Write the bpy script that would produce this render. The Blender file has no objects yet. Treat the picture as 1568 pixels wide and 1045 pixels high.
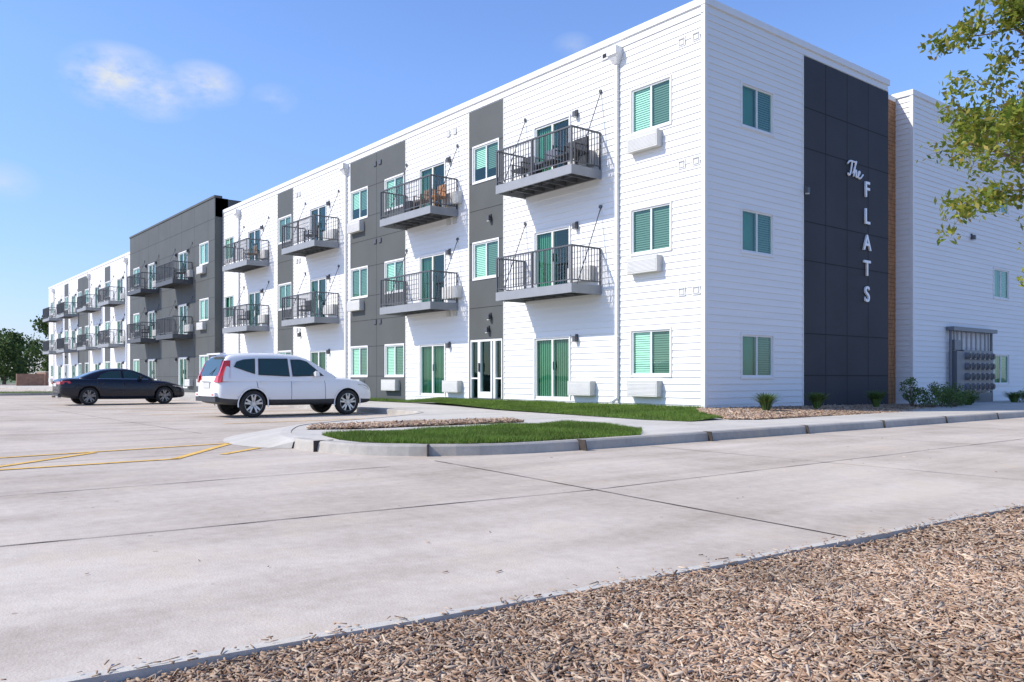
import bpy, bmesh, math, random
import numpy as np
from mathutils import Vector, Matrix
random.seed(4); rng=np.random.default_rng(4)
S=bpy.context.scene
S.view_settings.view_transform='Standard'; S.view_settings.look='None'; S.view_settings.exposure=0
R=math.radians
# ---------------------------------------------------------------- materials
def new_mat(name):
    m=bpy.data.materials.new(name); m.use_nodes=True
    nt=m.node_tree; b=nt.nodes['Principled BSDF']; return m,nt,b
def N(nt,t,**k):
    n=nt.nodes.new(t)
    for a,v in k.items():
        if hasattr(n,a): setattr(n,a,v)
        else: n.inputs[a].default_value=v
    return n
def mat(name,col,rough=.6,metal=0,var=.06,scale=3,bump=0,bscale=60,spec=None,coat=0,aniso=None):
    m,nt,b=new_mat(name)
    b.inputs['Roughness'].default_value=rough; b.inputs['Metallic'].default_value=metal
    if spec is not None: b.inputs['Specular IOR Level'].default_value=spec
    if coat: b.inputs['Coat Weight'].default_value=coat; b.inputs['Coat Roughness'].default_value=.03
    tc=N(nt,'ShaderNodeTexCoord'); no=N(nt,'ShaderNodeTexNoise',Scale=scale,Detail=5.)
    if aniso:
        mp=N(nt,'ShaderNodeMapping'); mp.inputs['Scale'].default_value=aniso
        nt.links.new(tc.outputs['Object'],mp.inputs[0]); nt.links.new(mp.outputs[0],no.inputs['Vector'])
    else: nt.links.new(tc.outputs['Object'],no.inputs['Vector'])
    r=N(nt,'ShaderNodeValToRGB'); e=r.color_ramp.elements
    e[0].position=.3; e[1].position=.7
    e[0].color=(*[c*(1-var) for c in col],1); e[1].color=(*[min(1,c*(1+var)) for c in col],1)
    nt.links.new(no.outputs['Fac'],r.inputs[0]); nt.links.new(r.outputs[0],b.inputs['Base Color'])
    if bump:
        n2=N(nt,'ShaderNodeTexNoise',Scale=bscale,Detail=4.); bu=N(nt,'ShaderNodeBump',Strength=bump,Distance=.01)
        nt.links.new(tc.outputs['Object'],n2.inputs['Vector']); nt.links.new(n2.outputs['Fac'],bu.inputs['Height']); nt.links.new(bu.outputs[0],b.inputs['Normal'])
    return m
def island_mat(name,cols,rough=.8,transl=0):
    m,nt,b=new_mat(name); g=N(nt,'ShaderNodeNewGeometry'); r=N(nt,'ShaderNodeValToRGB')
    cr=r.color_ramp
    while len(cr.elements)<len(cols): cr.elements.new(.5)
    for i,c in enumerate(cols): cr.elements[i].position=i/(len(cols)-1); cr.elements[i].color=(*c,1)
    nt.links.new(g.outputs['Random Per Island'],r.inputs[0])
    tc=N(nt,'ShaderNodeTexCoord'); no=N(nt,'ShaderNodeTexNoise',Scale=1.1,Detail=4.); nt.links.new(tc.outputs['Object'],no.inputs['Vector'])
    mr=N(nt,'ShaderNodeMapRange'); mr.inputs[1].default_value=.3; mr.inputs[2].default_value=.7; mr.inputs[3].default_value=.72; mr.inputs[4].default_value=1.22; nt.links.new(no.outputs['Fac'],mr.inputs[0])
    vm=N(nt,'ShaderNodeVectorMath',operation='SCALE'); nt.links.new(r.outputs[0],vm.inputs[0]); nt.links.new(mr.outputs[0],vm.inputs['Scale'])
    nt.links.new(vm.outputs[0],b.inputs['Base Color'])
    b.inputs['Roughness'].default_value=rough; b.inputs['Specular IOR Level'].default_value=.25
    if transl:
        t=N(nt,'ShaderNodeBsdfTranslucent'); mx=N(nt,'ShaderNodeMixShader'); mx.inputs[0].default_value=transl
        nt.links.new(vm.outputs[0],t.inputs[0]); nt.links.new(b.outputs[0],mx.inputs[1]); nt.links.new(t.outputs[0],mx.inputs[2])
        nt.links.new(mx.outputs[0],nt.nodes['Material Output'].inputs[0])
    return m
def concrete(name,c1,c2,slab=None):
    m,nt,b=new_mat(name); tc=N(nt,'ShaderNodeTexCoord'); L=nt.links.new
    n1=N(nt,'ShaderNodeTexNoise',Scale=.4,Detail=8.,Roughness=.66); n2=N(nt,'ShaderNodeTexNoise',Scale=9.,Detail=7.,Roughness=.75)
    mp=N(nt,'ShaderNodeMapping'); mp.inputs['Scale'].default_value=(2.2,.16,1)
    n3=N(nt,'ShaderNodeTexNoise',Scale=.9,Detail=5.)
    L(tc.outputs['Object'],n1.inputs['Vector']); L(tc.outputs['Object'],n2.inputs['Vector']); L(tc.outputs['Object'],mp.inputs[0]); L(mp.outputs[0],n3.inputs['Vector'])
    a=N(nt,'ShaderNodeMath',operation='MULTIPLY_ADD'); L(n1.outputs['Fac'],a.inputs[0]); a.inputs[1].default_value=.8; a.inputs[2].default_value=-.02
    a2=N(nt,'ShaderNodeMath',operation='MULTIPLY_ADD'); L(n3.outputs['Fac'],a2.inputs[0]); a2.inputs[1].default_value=.4; L(a.outputs[0],a2.inputs[2])
    a3=N(nt,'ShaderNodeMath',operation='MULTIPLY_ADD'); L(n2.outputs['Fac'],a3.inputs[0]); a3.inputs[1].default_value=.42; L(a2.outputs[0],a3.inputs[2])
    last=a3
    if slab:
        sn=N(nt,'ShaderNodeVectorMath',operation='SNAP'); ad=N(nt,'ShaderNodeVectorMath',operation='ADD'); ad.inputs[1].default_value=(-4.6+50*3.05,11.5+43*4.4,0)
        sn.inputs[1].default_value=(3.05,4.4,10); wn=N(nt,'ShaderNodeTexWhiteNoise')
        L(tc.outputs['Object'],ad.inputs[0]); L(ad.outputs[0],sn.inputs[0]); L(sn.outputs[0],wn.inputs['Vector'])
        a4=N(nt,'ShaderNodeMath',operation='MULTIPLY_ADD'); L(wn.outputs['Value'],a4.inputs[0]); a4.inputs[1].default_value=.06; L(a3.outputs[0],a4.inputs[2]); last=a4
    r=N(nt,'ShaderNodeValToRGB'); e=r.color_ramp.elements; e[0].position=.62; e[1].position=.98; e[0].color=(*c1,1); e[1].color=(*c2,1)
    L(last.outputs[0],r.inputs[0])
    v=N(nt,'ShaderNodeTexVoronoi',Scale=2.2); L(tc.outputs['Object'],v.inputs['Vector'])
    lt=N(nt,'ShaderNodeMath',operation='LESS_THAN'); L(v.outputs['Distance'],lt.inputs[0]); lt.inputs[1].default_value=.04
    mx=N(nt,'ShaderNodeMixRGB'); mx.inputs[2].default_value=(.25,.19,.13,1); ml=N(nt,'ShaderNodeMath',operation='MULTIPLY'); ml.inputs[1].default_value=.6
    L(lt.outputs[0],ml.inputs[0]); L(ml.outputs[0],mx.inputs[0]); L(r.outputs[0],mx.inputs[1])
    ns=N(nt,'ShaderNodeTexNoise',Scale=.8,Detail=6.,Roughness=.7); L(tc.outputs['Object'],ns.inputs['Vector'])
    ms=N(nt,'ShaderNodeMapRange'); ms.inputs[1].default_value=.53; ms.inputs[2].default_value=.75; ms.inputs[3].default_value=0; ms.inputs[4].default_value=.45; L(ns.outputs['Fac'],ms.inputs[0])
    m2=N(nt,'ShaderNodeMixRGB'); m2.inputs[2].default_value=(.48,.36,.22,1); L(ms.outputs[0],m2.inputs[0]); L(mx.outputs[0],m2.inputs[1]); L(m2.outputs[0],b.inputs['Base Color'])
    b.inputs['Roughness'].default_value=.85; b.inputs['Specular IOR Level'].default_value=.2
    bu=N(nt,'ShaderNodeBump',Strength=.3,Distance=.01); n4=N(nt,'ShaderNodeTexNoise',Scale=70.,Detail=3.); L(tc.outputs['Object'],n4.inputs['Vector'])
    L(n4.outputs['Fac'],bu.inputs['Height']); L(bu.outputs[0],b.inputs['Normal'])
    return m
def glass(name,tint,refl=.12):
    m,nt,b=new_mat(name); nt.nodes.remove(b); L=nt.links.new
    t=N(nt,'ShaderNodeBsdfTransparent'); t.inputs[0].default_value=(*tint,1)
    g=N(nt,'ShaderNodeBsdfGlossy',Roughness=.015); g.inputs[0].default_value=(.7,.95,.86,1)
    lw=N(nt,'ShaderNodeLayerWeight'); pw=N(nt,'ShaderNodeMath',operation='POWER'); pw.inputs[1].default_value=4.0; L(lw.outputs['Facing'],pw.inputs[0])
    a=N(nt,'ShaderNodeMath',operation='MULTIPLY_ADD'); a.inputs[1].default_value=.8; a.inputs[2].default_value=refl; a.use_clamp=True; L(pw.outputs[0],a.inputs[0])
    tc=N(nt,'ShaderNodeTexCoord'); no=N(nt,'ShaderNodeTexNoise',Scale=.9,Detail=1.); bu=N(nt,'ShaderNodeBump',Strength=.12,Distance=.05)
    L(tc.outputs['Object'],no.inputs['Vector']); L(no.outputs['Fac'],bu.inputs['Height']); L(bu.outputs[0],g.inputs['Normal'])
    mx=N(nt,'ShaderNodeMixShader'); L(a.outputs[0],mx.inputs[0]); L(t.outputs[0],mx.inputs[1]); L(g.outputs[0],mx.inputs[2])
    L(mx.outputs[0],nt.nodes['Material Output'].inputs[0]); return m
M={}
M['siding']=mat('white_siding',(.79,.785,.765),.55,var=.03,scale=1.2,aniso=(.3,.3,5))
M['trim']=mat('white_trim',(.78,.775,.76),.5,var=.02)
M['grey']=mat('grey_panel',(.080,.087,.085),.7,var=.08,scale=.8)
M['dark']=mat('charcoal_panel',(.030,.030,.036),.7,var=.14,scale=.8)
M['joint']=mat('panel_joint',(.012,.012,.013),.8)
M['wood']=mat('wood_cladding',(.36,.17,.07),.6,var=.3,scale=3,aniso=(4,4,1))
M['rail']=mat('railing_metal',(.10,.103,.11),.5,.3)
M['deck']=mat('balcony_steel',(.29,.30,.31),.5,.15)
M['deckunder']=mat('balcony_joist',(.10,.105,.11),.6)
M['black']=mat('black_metal',(.03,.03,.03),.5)
M['ptac']=mat('ac_cover',(.58,.575,.54),.5,var=.03)
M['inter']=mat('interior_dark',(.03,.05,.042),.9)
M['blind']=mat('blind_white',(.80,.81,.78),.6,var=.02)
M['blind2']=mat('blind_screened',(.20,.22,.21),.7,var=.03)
M['curtain']=mat('green_curtain',(.12,.27,.19),.8,var=.1)
M['teal']=mat('teal_curtain',(.07,.20,.16),.8,var=.1)
M['glass']=glass('window_glass',(.66,.92,.80),.07)
M['road']=concrete('driveway_concrete',(.36,.30,.24),(.60,.53,.45),True)
M['walk']=concrete('sidewalk_concrete',(.44,.41,.36),(.61,.58,.52))
M['kerb']=concrete('kerb_concrete',(.30,.28,.25),(.50,.47,.42))
M['seam']=mat('joint_seal',(.06,.048,.04),.9,var=.4,scale=5)
M['seam2']=mat('sawcut_joint',(.21,.175,.145),.9,var=.4,scale=5)
M['yellow']=mat('yellow_paint',(.75,.45,.09),.7,var=.2,scale=9)
M['soil']=mat('mulch_soil',(.19,.12,.075),.95,var=.6,scale=26,bump=1,bscale=50)
M['lawn']=mat('lawn_base',(.09,.15,.03),.95,var=.45,scale=5)
M['field']=mat('field_grass',(.10,.14,.05),.95,var=.3,scale=.2)
M['chips']=island_mat('wood_chips',[(.10,.055,.035),(.28,.165,.10),(.43,.285,.185),(.58,.42,.29),(.34,.26,.20),(.66,.53,.39),(.22,.135,.09),(.50,.34,.22),(.40,.33,.27)],.85)
M['blade']=island_mat('grass_blades',[(.07,.15,.018),(.13,.22,.03),(.18,.26,.045),(.10,.19,.025),(.22,.25,.07)],.6,.3)
M['leafA']=island_mat('tree_leaves',[(.09,.15,.02),(.19,.25,.03),(.32,.33,.05),(.14,.20,.03),(.38,.29,.06)],.5,.45)
M['leafB']=island_mat('shrub_leaves',[(.06,.12,.03),(.12,.20,.05),(.18,.24,.08)],.6,.25)
M['leafC']=island_mat('distant_leaves',[(.035,.07,.02),(.07,.12,.03),(.11,.16,.045)],.7,.2)
M['bark']=mat('bark',(.20,.155,.12),.9,var=.3,scale=20)
M['meter']=mat('meter_grey',(.16,.17,.19),.45,.3)
M['meterl']=mat('meter_glass',(.30,.31,.33),.25,.3)
M['sign']=mat('sign_white',(.88,.88,.88),.4,var=.01)
M['brick']=mat('brick_wall',(.28,.17,.12),.9,var=.2)
M['paintw']=mat('white_car_paint',(.80,.795,.78),.3,0,var=.01,coat=.5)
M['paintk']=mat('navy_car_paint',(.006,.008,.018),.25,0,var=.01,spec=.35,coat=.3)
M['plast']=mat('dark_trim_plastic',(.045,.047,.05),.6)
M['cglass']=mat('car_glass',(.015,.045,.040),.04,0,var=.01,spec=.6,coat=.3)
M['tire']=mat('tire_rubber',(.02,.02,.02),.85,bump=.3)
M['alloy']=mat('alloy_wheel',(.50,.51,.52),.3,.85)
M['alloyd']=mat('dark_alloy',(.22,.22,.23),.3,.8)
M['red']=mat('tail_lamp_red',(.60,.02,.012),.15,coat=1)
M['lamp']=mat('head_lamp',(.55,.58,.6),.1,.4,coat=1)
M['chrome']=mat('chrome_trim',(.7,.7,.7),.15,1)
# ---------------------------------------------------------------- mesh builder
def empty(name,loc=(0,0,0),rz=0):
    e=bpy.data.objects.new(name,None); e.location=loc; e.rotation_euler=(0,0,rz); S.collection.objects.link(e); return e
class MB:
    def __init__(s): s.v=[];s.f=[];s.m=[];s.mats=[]
    def mi(s,k):
        if k not in s.mats: s.mats.append(k)
        return s.mats.index(k)
    def face(s,pts,k):
        i=len(s.v); s.v+= [tuple(p) for p in pts]; s.f.append(tuple(range(i,i+len(pts)))); s.m.append(s.mi(k))
    def hexa(s,p,k,skip=()):
        i=len(s.v); s.v+=[tuple(q) for q in p]; mk=s.mi(k)
        for n,f in enumerate([(0,3,2,1),(4,5,6,7),(0,1,5,4),(1,2,6,5),(2,3,7,6),(3,0,4,7)]):
            if n in skip: continue
            s.f.append(tuple(i+j for j in f)); s.m.append(mk)
    def box(s,x0,x1,y0,y1,z0,z1,k):
        s.hexa([(x0,y0,z0),(x1,y0,z0),(x1,y1,z0),(x0,y1,z0),(x0,y0,z1),(x1,y0,z1),(x1,y1,z1),(x0,y1,z1)],k)
    def tube(s,p0,p1,r0,k,r1=None,n=6,cap=True):
        r1=r0 if r1 is None else r1
        p0=Vector(p0);p1=Vector(p1);d=(p1-p0)
        if d.length<1e-6: return
        d.normalize(); u=d.orthogonal().normalized(); w=d.cross(u); i=len(s.v); mk=s.mi(k)
        for p,r in((p0,r0),(p1,r1)):
            for j in range(n):
                a=2*math.pi*j/n; s.v.append(tuple(p+u*math.cos(a)*r+w*math.sin(a)*r))
        for j in range(n): s.f.append((i+j,i+(j+1)%n,i+n+(j+1)%n,i+n+j)); s.m.append(mk)
        if cap:
            s.f.append(tuple(i+j for j in range(n))[::-1]); s.m.append(mk)
            s.f.append(tuple(i+n+j for j in range(n))); s.m.append(mk)
    def obj(s,name,parent=None,smooth=False,loc=None,bevel=0):
        me=bpy.data.meshes.new(name); me.from_pydata(s.v,[],s.f)
        for k in s.mats: me.materials.append(M[k])
        me.polygons.foreach_set('material_index',s.m)
        if smooth: me.polygons.foreach_set('use_smooth',[True]*len(s.f))
        o=bpy.data.objects.new(name,me); S.collection.objects.link(o)
        if parent: o.parent=parent
        if loc: o.location=loc
        return o
def fastmesh(name,co,quads,k,parent=None,n=4):
    me=bpy.data.meshes.new(name); me.vertices.add(len(co)); me.vertices.foreach_set('co',np.ascontiguousarray(co,dtype=np.float32).ravel())
    F=len(quads); me.loops.add(F*n); me.loops.foreach_set('vertex_index',np.ascontiguousarray(quads,dtype=np.int32).ravel())
    me.polygons.add(F); me.polygons.foreach_set('loop_start',np.arange(F,dtype=np.int32)*n); me.polygons.foreach_set('loop_total',np.full(F,n,dtype=np.int32))
    me.update(calc_edges=True); me.materials.append(M[k]); o=bpy.data.objects.new(name,me); S.collection.objects.link(o)
    if parent: o.parent=parent
    return o
# ---------------------------------------------------------------- facade helpers
class Fac:   # a = along, z, o = outward
    def __init__(s,kind,base): s.k=kind; s.b=base
    def p(s,a,z,o): return (a,s.b-o,z) if s.k=='L' else (s.b+o,a,z)
    def box(s,mb,a0,a1,z0,z1,o0,o1,k,skip=()):
        q=[s.p(a0,z0,o0),s.p(a1,z0,o0),s.p(a1,z0,o1),s.p(a0,z0,o1),s.p(a0,z1,o0),s.p(a1,z1,o0),s.p(a1,z1,o1),s.p(a0,z1,o1)]
        mb.hexa(q,k,skip)
    def quad(s,mb,a0,a1,z0,z1,o,k): mb.face([s.p(a0,z0,o),s.p(a1,z0,o),s.p(a1,z1,o),s.p(a0,z1,o)],k)
def solids(a0,a1,z0,z1,ops):
    xs=sorted({a0,a1,*[v for o in ops for v in o[:2] if a0<v<a1]})
    out=[]
    for x0,x1 in zip(xs,xs[1:]):
        c=(x0+x1)/2; cut=sorted([(max(z0,o[2]),min(z1,o[3])) for o in ops if o[0]<c<o[1] and o[3]>z0 and o[2]<z1]); z=z0
        for c0,c1 in cut:
            if c0>z+1e-4: out.append((x0,x1,z,c0))
            z=max(z,c1)
        if z<z1-1e-4: out.append((x0,x1,z,z1))
    return out
EXP=.178
def lap(F,mb,a0,a1,z0,z1,ops,k='siding'):
    for x0,x1,b,t in solids(a0,a1,z0,z1,ops):
        i=math.floor(b/EXP)
        while i*EXP<t-1e-4:
            zb=max(i*EXP,b); zt=min((i+1)*EXP,t)
            of=lambda z:.024-.021*(z-i*EXP)/EXP
            mb.face([F.p(x0,zb,of(zb)),F.p(x1,zb,of(zb)),F.p(x1,zt,of(zt)),F.p(x0,zt,of(zt))],k)
            if zb==i*EXP: mb.face([F.p(x0,zb,.003),F.p(x1,zb,.003),F.p(x1,zb,.024),F.p(x0,zb,.024)],k)
            i+=1
def panels(F,mb,a0,a1,z0,z1,ops,k,va,hz,jw=.009):
    for x0,x1,b,t in solids(a0,a1,z0,z1,ops): F.quad(mb,x0,x1,b,t,.02,k)
    for a in va:
        for x0,x1,b,t in solids(a-jw,a+jw,z0,z1,ops): F.quad(mb,x0,x1,b,t,.0225,'joint')
    for h in hz:
        for x0,x1,b,t in solids(a0,a1,h-jw,h+jw,ops): F.quad(mb,x0,x1,b,t,.0235,'joint')
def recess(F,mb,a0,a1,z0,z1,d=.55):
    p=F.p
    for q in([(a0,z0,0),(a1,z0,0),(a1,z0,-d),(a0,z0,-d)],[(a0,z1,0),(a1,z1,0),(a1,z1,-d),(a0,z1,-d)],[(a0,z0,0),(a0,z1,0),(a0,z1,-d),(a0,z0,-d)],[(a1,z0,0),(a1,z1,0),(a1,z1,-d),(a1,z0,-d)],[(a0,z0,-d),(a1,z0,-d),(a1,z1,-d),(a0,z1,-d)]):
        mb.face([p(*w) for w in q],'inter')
def window(F,mb,g,a0,a1,z0,z1,style=0):
    t=.045; w=.045
    F.box(mb,a0-w,a1+w,z1,z1+w+.01,-.02,.04,'trim'); F.box(mb,a0-w,a1+w,z0-w-.01,z0,-.02,.045,'trim')
    F.box(mb,a0-w,a0,z0,z1,-.02,.04,'trim'); F.box(mb,a1,a1+w,z0,z1,-.02,.04,'trim')
    for q in((a0,a0+t,z0,z1),(a1-t,a1,z0,z1),(a0+t,a1-t,z0,z0+t),(a0+t,a1-t,z1-t,z1)): F.box(mb,*q,-.05,.006,'trim')
    c=(a0+a1)/2; F.box(mb,c-.026,c+.026,z0+t,z1-t,-.05,.0,'trim')
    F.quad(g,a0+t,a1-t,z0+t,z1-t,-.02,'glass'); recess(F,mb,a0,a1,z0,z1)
    def slats(x0,x1,zb,k):
        z=z1-.05
        while z>zb:
            mb.face([F.p(x0,z,-.070),F.p(x1,z,-.070),F.p(x1,z-.052,-.053),F.p(x0,z-.052,-.053)],k); z-=.062
    L0,L1,R0,R1=a0+.05,c-.026,c+.026,a1-.05
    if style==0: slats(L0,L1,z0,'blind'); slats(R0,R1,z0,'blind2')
    elif style==1: slats(R0,R1,z0,'blind2'); F.quad(mb,L0,L1,z0,z1,-.12,'teal')
    elif style==2: slats(L0,L1,z0+.5,'blind'); slats(R0,R1,z0+.4,'blind2')
    else: slats(L0,L1,z0,'blind2'); slats(R0,R1,z0,'blind2')
def slider(F,mb,g,a0,a1,z0,z1,style=0):
    t=.055
    F.box(mb,a0-.05,a1+.05,z1,z1+.06,-.02,.045,'trim'); F.box(mb,a0-.05,a0,z0,z1,-.02,.045,'trim'); F.box(mb,a1,a1+.05,z0,z1,-.02,.045,'trim')
    for q in((a0,a0+t,z0,z1),(a1-t,a1,z0,z1),(a0+t,a1-t,z0,z0+.08),(a0+t,a1-t,z1-t,z1)): F.box(mb,*q,-.07,.01,'trim')
    c=(a0+a1)/2; F.box(mb,c-.04,c+.04,z0+.08,z1-t,-.07,.004,'trim')
    F.quad(g,a0+t,a1-t,z0+.08,z1-t,-.04,'glass'); recess(F,mb,a0,a1,z0,z1,.7)
    if style!=2:
        x=a0+.08
        while x<(a1-.1 if style==0 else c):
            w=.085; mb.face([F.p(x,z0+.05,-.12),F.p(x+w,z0+.05,-.09),F.p(x+w,z1-.08,-.09),F.p(x,z1-.08,-.12)],'curtain'); x+=.09
    F.box(mb,c+.06,c+.075,z0+.9,z0+1.15,.01,.04,'black')
def ptac(F,mb,a0,a1,z0,z1):
    F.box(mb,a0,a1,z0,z1,0,.24,'ptac')
    n=9
    for i in range(n):
        z=z0+.05+(z1-z0-.12)*i/n; F.box(mb,a0+.04,a1-.04,z,z+.012,.24,.25,'trim')
def sconce(F,mb,a,z):
    F.box(mb,a-.05,a+.05,z-.05,z+.16,0.02,.05,'black'); F.box(mb,a-.06,a+.06,z-.06,z+.1,.05,.16,'rail'); F.box(mb,a-.05,a+.05,z-.09,z-.06,.07,.15,'ptac')
def balcony(F,mb,a0,a1,zf,D=1.2,dark=False):
    dk='rail' if dark else 'deck'
    F.box(mb,a0,a1,zf-.26,zf,D-.05,D,dk); F.box(mb,a0,a0+.05,zf-.26,zf,.03,D-.05,dk); F.box(mb,a1-.05,a1,zf-.26,zf,.03,D-.05,dk)
    F.box(mb,a0+.05,a1-.05,zf-.05,zf-.015,.03,D-.05,'deck')
    F.box(mb,a0+.05,a1-.05,zf-.22,zf-.05,.03,.08,'deckunder')
    n=7
    for i in range(1,n): a=a0+(a1-a0)*i/n; F.box(mb,a-.025,a+.025,zf-.2,zf-.05,.08,D-.05,'deckunder')
    F.box(mb,a0+.05,a1-.05,zf-.16,zf-.06,D*.5-.02,D*.5+.02,'deckunder')
    h=1.04; r=D-.03
    for a in(a0+.03,(a0+a1)/2,a1-.03): F.box(mb,a-.025,a+.025,zf,zf+h,r-.025,r+.025,'rail')
    for a in(a0+.03,a1-.03): F.box(mb,a-.02,a+.02,zf,zf+h,.04,.08,'rail'); F.box(mb,a-.022,a+.022,zf+h,zf+h+.045,.04,r+.025,'rail'); F.box(mb,a-.012,a+.012,zf+.09,zf+.12,.08,r-.025,'rail')
    F.box(mb,a0+.052,a1-.052,zf+h,zf+h+.045,r-.025,r+.025,'rail'); F.box(mb,a0+.05,a1-.05,zf+.09,zf+.12,r-.013,r+.013,'rail')
    n=int((a1-a0)/.115)
    for i in range(1,n):
        a=a0+(a1-a0)*i/n; F.box(mb,a-.009,a+.009,zf+.12,zf+h,r-.009,r+.009,'rail',skip=(0,1))
    n=10
    for i in range(1,n):
        o=.06+(r-.06)*i/n
        for a in(a0+.03,a1-.03): F.box(mb,a-.009,a+.009,zf+.12,zf+h,o-.009,o+.009,'rail',skip=(0,1))
    for a in(a0+.03,a1-.03):
        mb.tube(F.p(a,zf+2.25,.02),F.p(a,zf,.95),.014,'rail'); mb.tube(F.p(a,zf+2.27,0.01),F.p(a,zf+2.27,.06),.055,'rail',n=8)
def chair(F,mb,a,o,zf,k='black'):
    F.box(mb,a-.25,a+.25,zf+.4,zf+.46,o-.25,o+.25,k); F.box(mb,a-.25,a+.25,zf+.46,zf+.9,o-.25,o-.20,k)
    for da in(-.23,.23):
        for do in(-.23,.23): F.box(mb,a+da-.015,a+da+.015,zf,zf+(.62 if do>0 else .4),o+do-.015,o+do+.015,k)
        F.box(mb,a+da-.02,a+da+.02,zf+.62,zf+.64,o-.25,o+.25,k)
def downspout(F,mb,a,zt=10.35,k='trim'):
    F.box(mb,a-.045,a+.045,.45,zt-.5,.03,.11,k)
    p=F.p; mb.hexa([p(a-.07,zt-.5,.02),p(a+.07,zt-.5,.02),p(a+.07,zt-.5,.14),p(a-.07,zt-.5,.14),p(a-.17,zt-.28,.02),p(a+.17,zt-.28,.02),p(a+.17,zt-.28,.28),p(a-.17,zt-.28,.28)],k)
    F.box(mb,a-.18,a+.18,zt-.28,zt-.05,.02,.3,k)
    mb.tube(p(a,.47,.08),p(a,.36,.3),.05,k)
    for z in(2.2,4.5,6.8,8.8): F.box(mb,a-.07,a+.07,z,z+.03,.02,.118,k)
    F.box(mb,a-.62,a-.36,zt-.2,zt,.02,.05,k); F.box(mb,a-.58,a-.40,zt-.16,zt-.04,.051,.053,'joint')
# ---------------------------------------------------------------- BUILDING
B=empty('apartment_building')
WZ=[(1.13,2.34),(4.46,5.67),(7.78,8.98)]; DZ=[(.40,2.28),(3.72,5.60),(7.04,8.90)]; FLZ=[.34,3.68,7.0]
ZB,ZT=.05,10.52
mir=lambda r:(-87-r[1],-87-r[0])
F=Fac('L',0.0)
walls=MB(); det=MB(); gl=MB(); bal=MB()
wins=[(-2.48,-1.10),(-9.88,-8.48),(-15.88,-14.48),(-18.76,-17.36),(-26.4,-24.95),(-34.0,-32.65)]
doors=[(-6.6,-5.0),(-13.3,-11.65),(-22.8,-21.18),(-30.45,-28.8)]
bals=[(-7.1,-3.65),(-14.28,-10.8),(-23.35,-19.9),(-31.1,-27.65)]
darks=[(-10.14,-8.2),(-18.86,-14.34),(-26.57,-24.69)]
ops=[]
def both(r): return [r,mir(r)]
for w0 in wins:
    for side,w in enumerate(both(w0)):
        for f in range(3):
            if w0[0]==-9.88 and f==0: continue
            ops.append((*w,*WZ[f])); window(F,det,gl,*w,*WZ[f],style=[0,0,2,0,3,0,1][random.randrange(7)] if not(w0[0]==-2.48) else [0,3,0][f])
for d0 in doors:
    for d in both(d0):
        for f in range(3):
            ops.append((*d,*DZ[f])); slider(F,det,gl,*d,*DZ[f],style=random.choice([0,1,1,2]) if f else 0)
            ptac(F,det,d[1]+.14,d[1]+1.1,FLZ[f]+.2,FLZ[f]+.62); sconce(F,det,d[1]+.32,FLZ[f]+1.85)
for e in both((-10.06,-8.28)): ops.append((*e,.36,2.36))
for e in both((-10.06,-8.28)):
    a0,a1=e; z0,z1=.36,2.36; recess(F,det,a0,a1,z0,z1,1.5); F.quad(gl,a0,a1,z0,z1,-.05,'glass')
    for a in(a0,a0+.42,a0+.48,a1-.42-.06,a1-.48+.06,a1-.05): F.box(det,a,a+.05,z0,z1,-.08,.02,'trim')
    F.box(det,a0+.5,a0+.58,z0,z1-.06,-.075,.03,'trim'); F.box(det,a1-.62,a1-.545,z0,z1-.06,-.075,.03,'trim')
    F.box(det,a0+.05,a1-.06,z1-.07,z1,-.075,.015,'trim'); F.box(det,a0+.58,a1-.62,z0,z0+.22,-.07,.028,'trim'); F.box(det,a0+.05,a0+.42,z0+.65,z0+.7,-.07,.012,'trim'); F.box(det,a1-.42,a1-.05,z0+.65,z0+.7,-.07,.012,'trim')
    F.box(det,a0+.52,a0+.56,z0+.9,z0+1.2,.03,.08,'black')
alld=sorted([d for q in darks for d in both(q)]); bay=(-52.6,-34.4)
edges=[]; cur=-87.0
for d in sorted(alld+[bay]):
    edges.append((cur,d[0])); cur=d[1]
edges.append((cur,0.0))
for e in edges: lap(F,walls,e[0],e[1],ZB,ZT,ops)
hz=[1.12,2.35,3.45,4.45,5.68,6.8,7.77,8.99]
for d in alld:
    va=[(d[0]+d[1])/2] if d[1]-d[0]>3 else []
    panels(F,walls,*d,ZB,10.27,ops,'grey',va,hz); lap(F,walls,d[0],d[1],10.27,ZT,[])
    F.box(walls,d[0]-.02,d[0]+.01,ZB,10.27,.0,.03,'trim'); F.box(walls,d[1]-.01,d[1]+.02,ZB,10.27,.0,.03,'trim'); 
F.box(walls,-87.05,-52.65,ZT,ZT+.18,-.3,.05,'trim'); F.box(walls,-34.35,.05,ZT,ZT+.18,-.3,.05,'trim')
F.box(walls,-34.35,0,ZT-.22,ZT-.20,.02,.035,'trim')
for w in wins:
    for ww in both(w):
        if w[0] in(-2.48,-18.76,-15.88):
            for f in range(3):
                if w[0]==-15.88 and f>0: continue
                ptac(F,det,ww[0]+.02,ww[0]+1.1,FLZ[f]+.21,FLZ[f]+.64)
for b0 in bals:
    for b in both(b0):
        for f in(1,2): balcony(F,bal,*b,FLZ[f]+.02)
for a in(-3.0,-19.2,-31.75):
    downspout(F,det,a); downspout(F,det,-87-a)
for a,f in((-8.9,1),(-8.9,2),(-23.9,1),(-9.0,0),(-78.,1)): sconce(F,det,a,FLZ[f]-.6 if f else 2.65)
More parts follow.
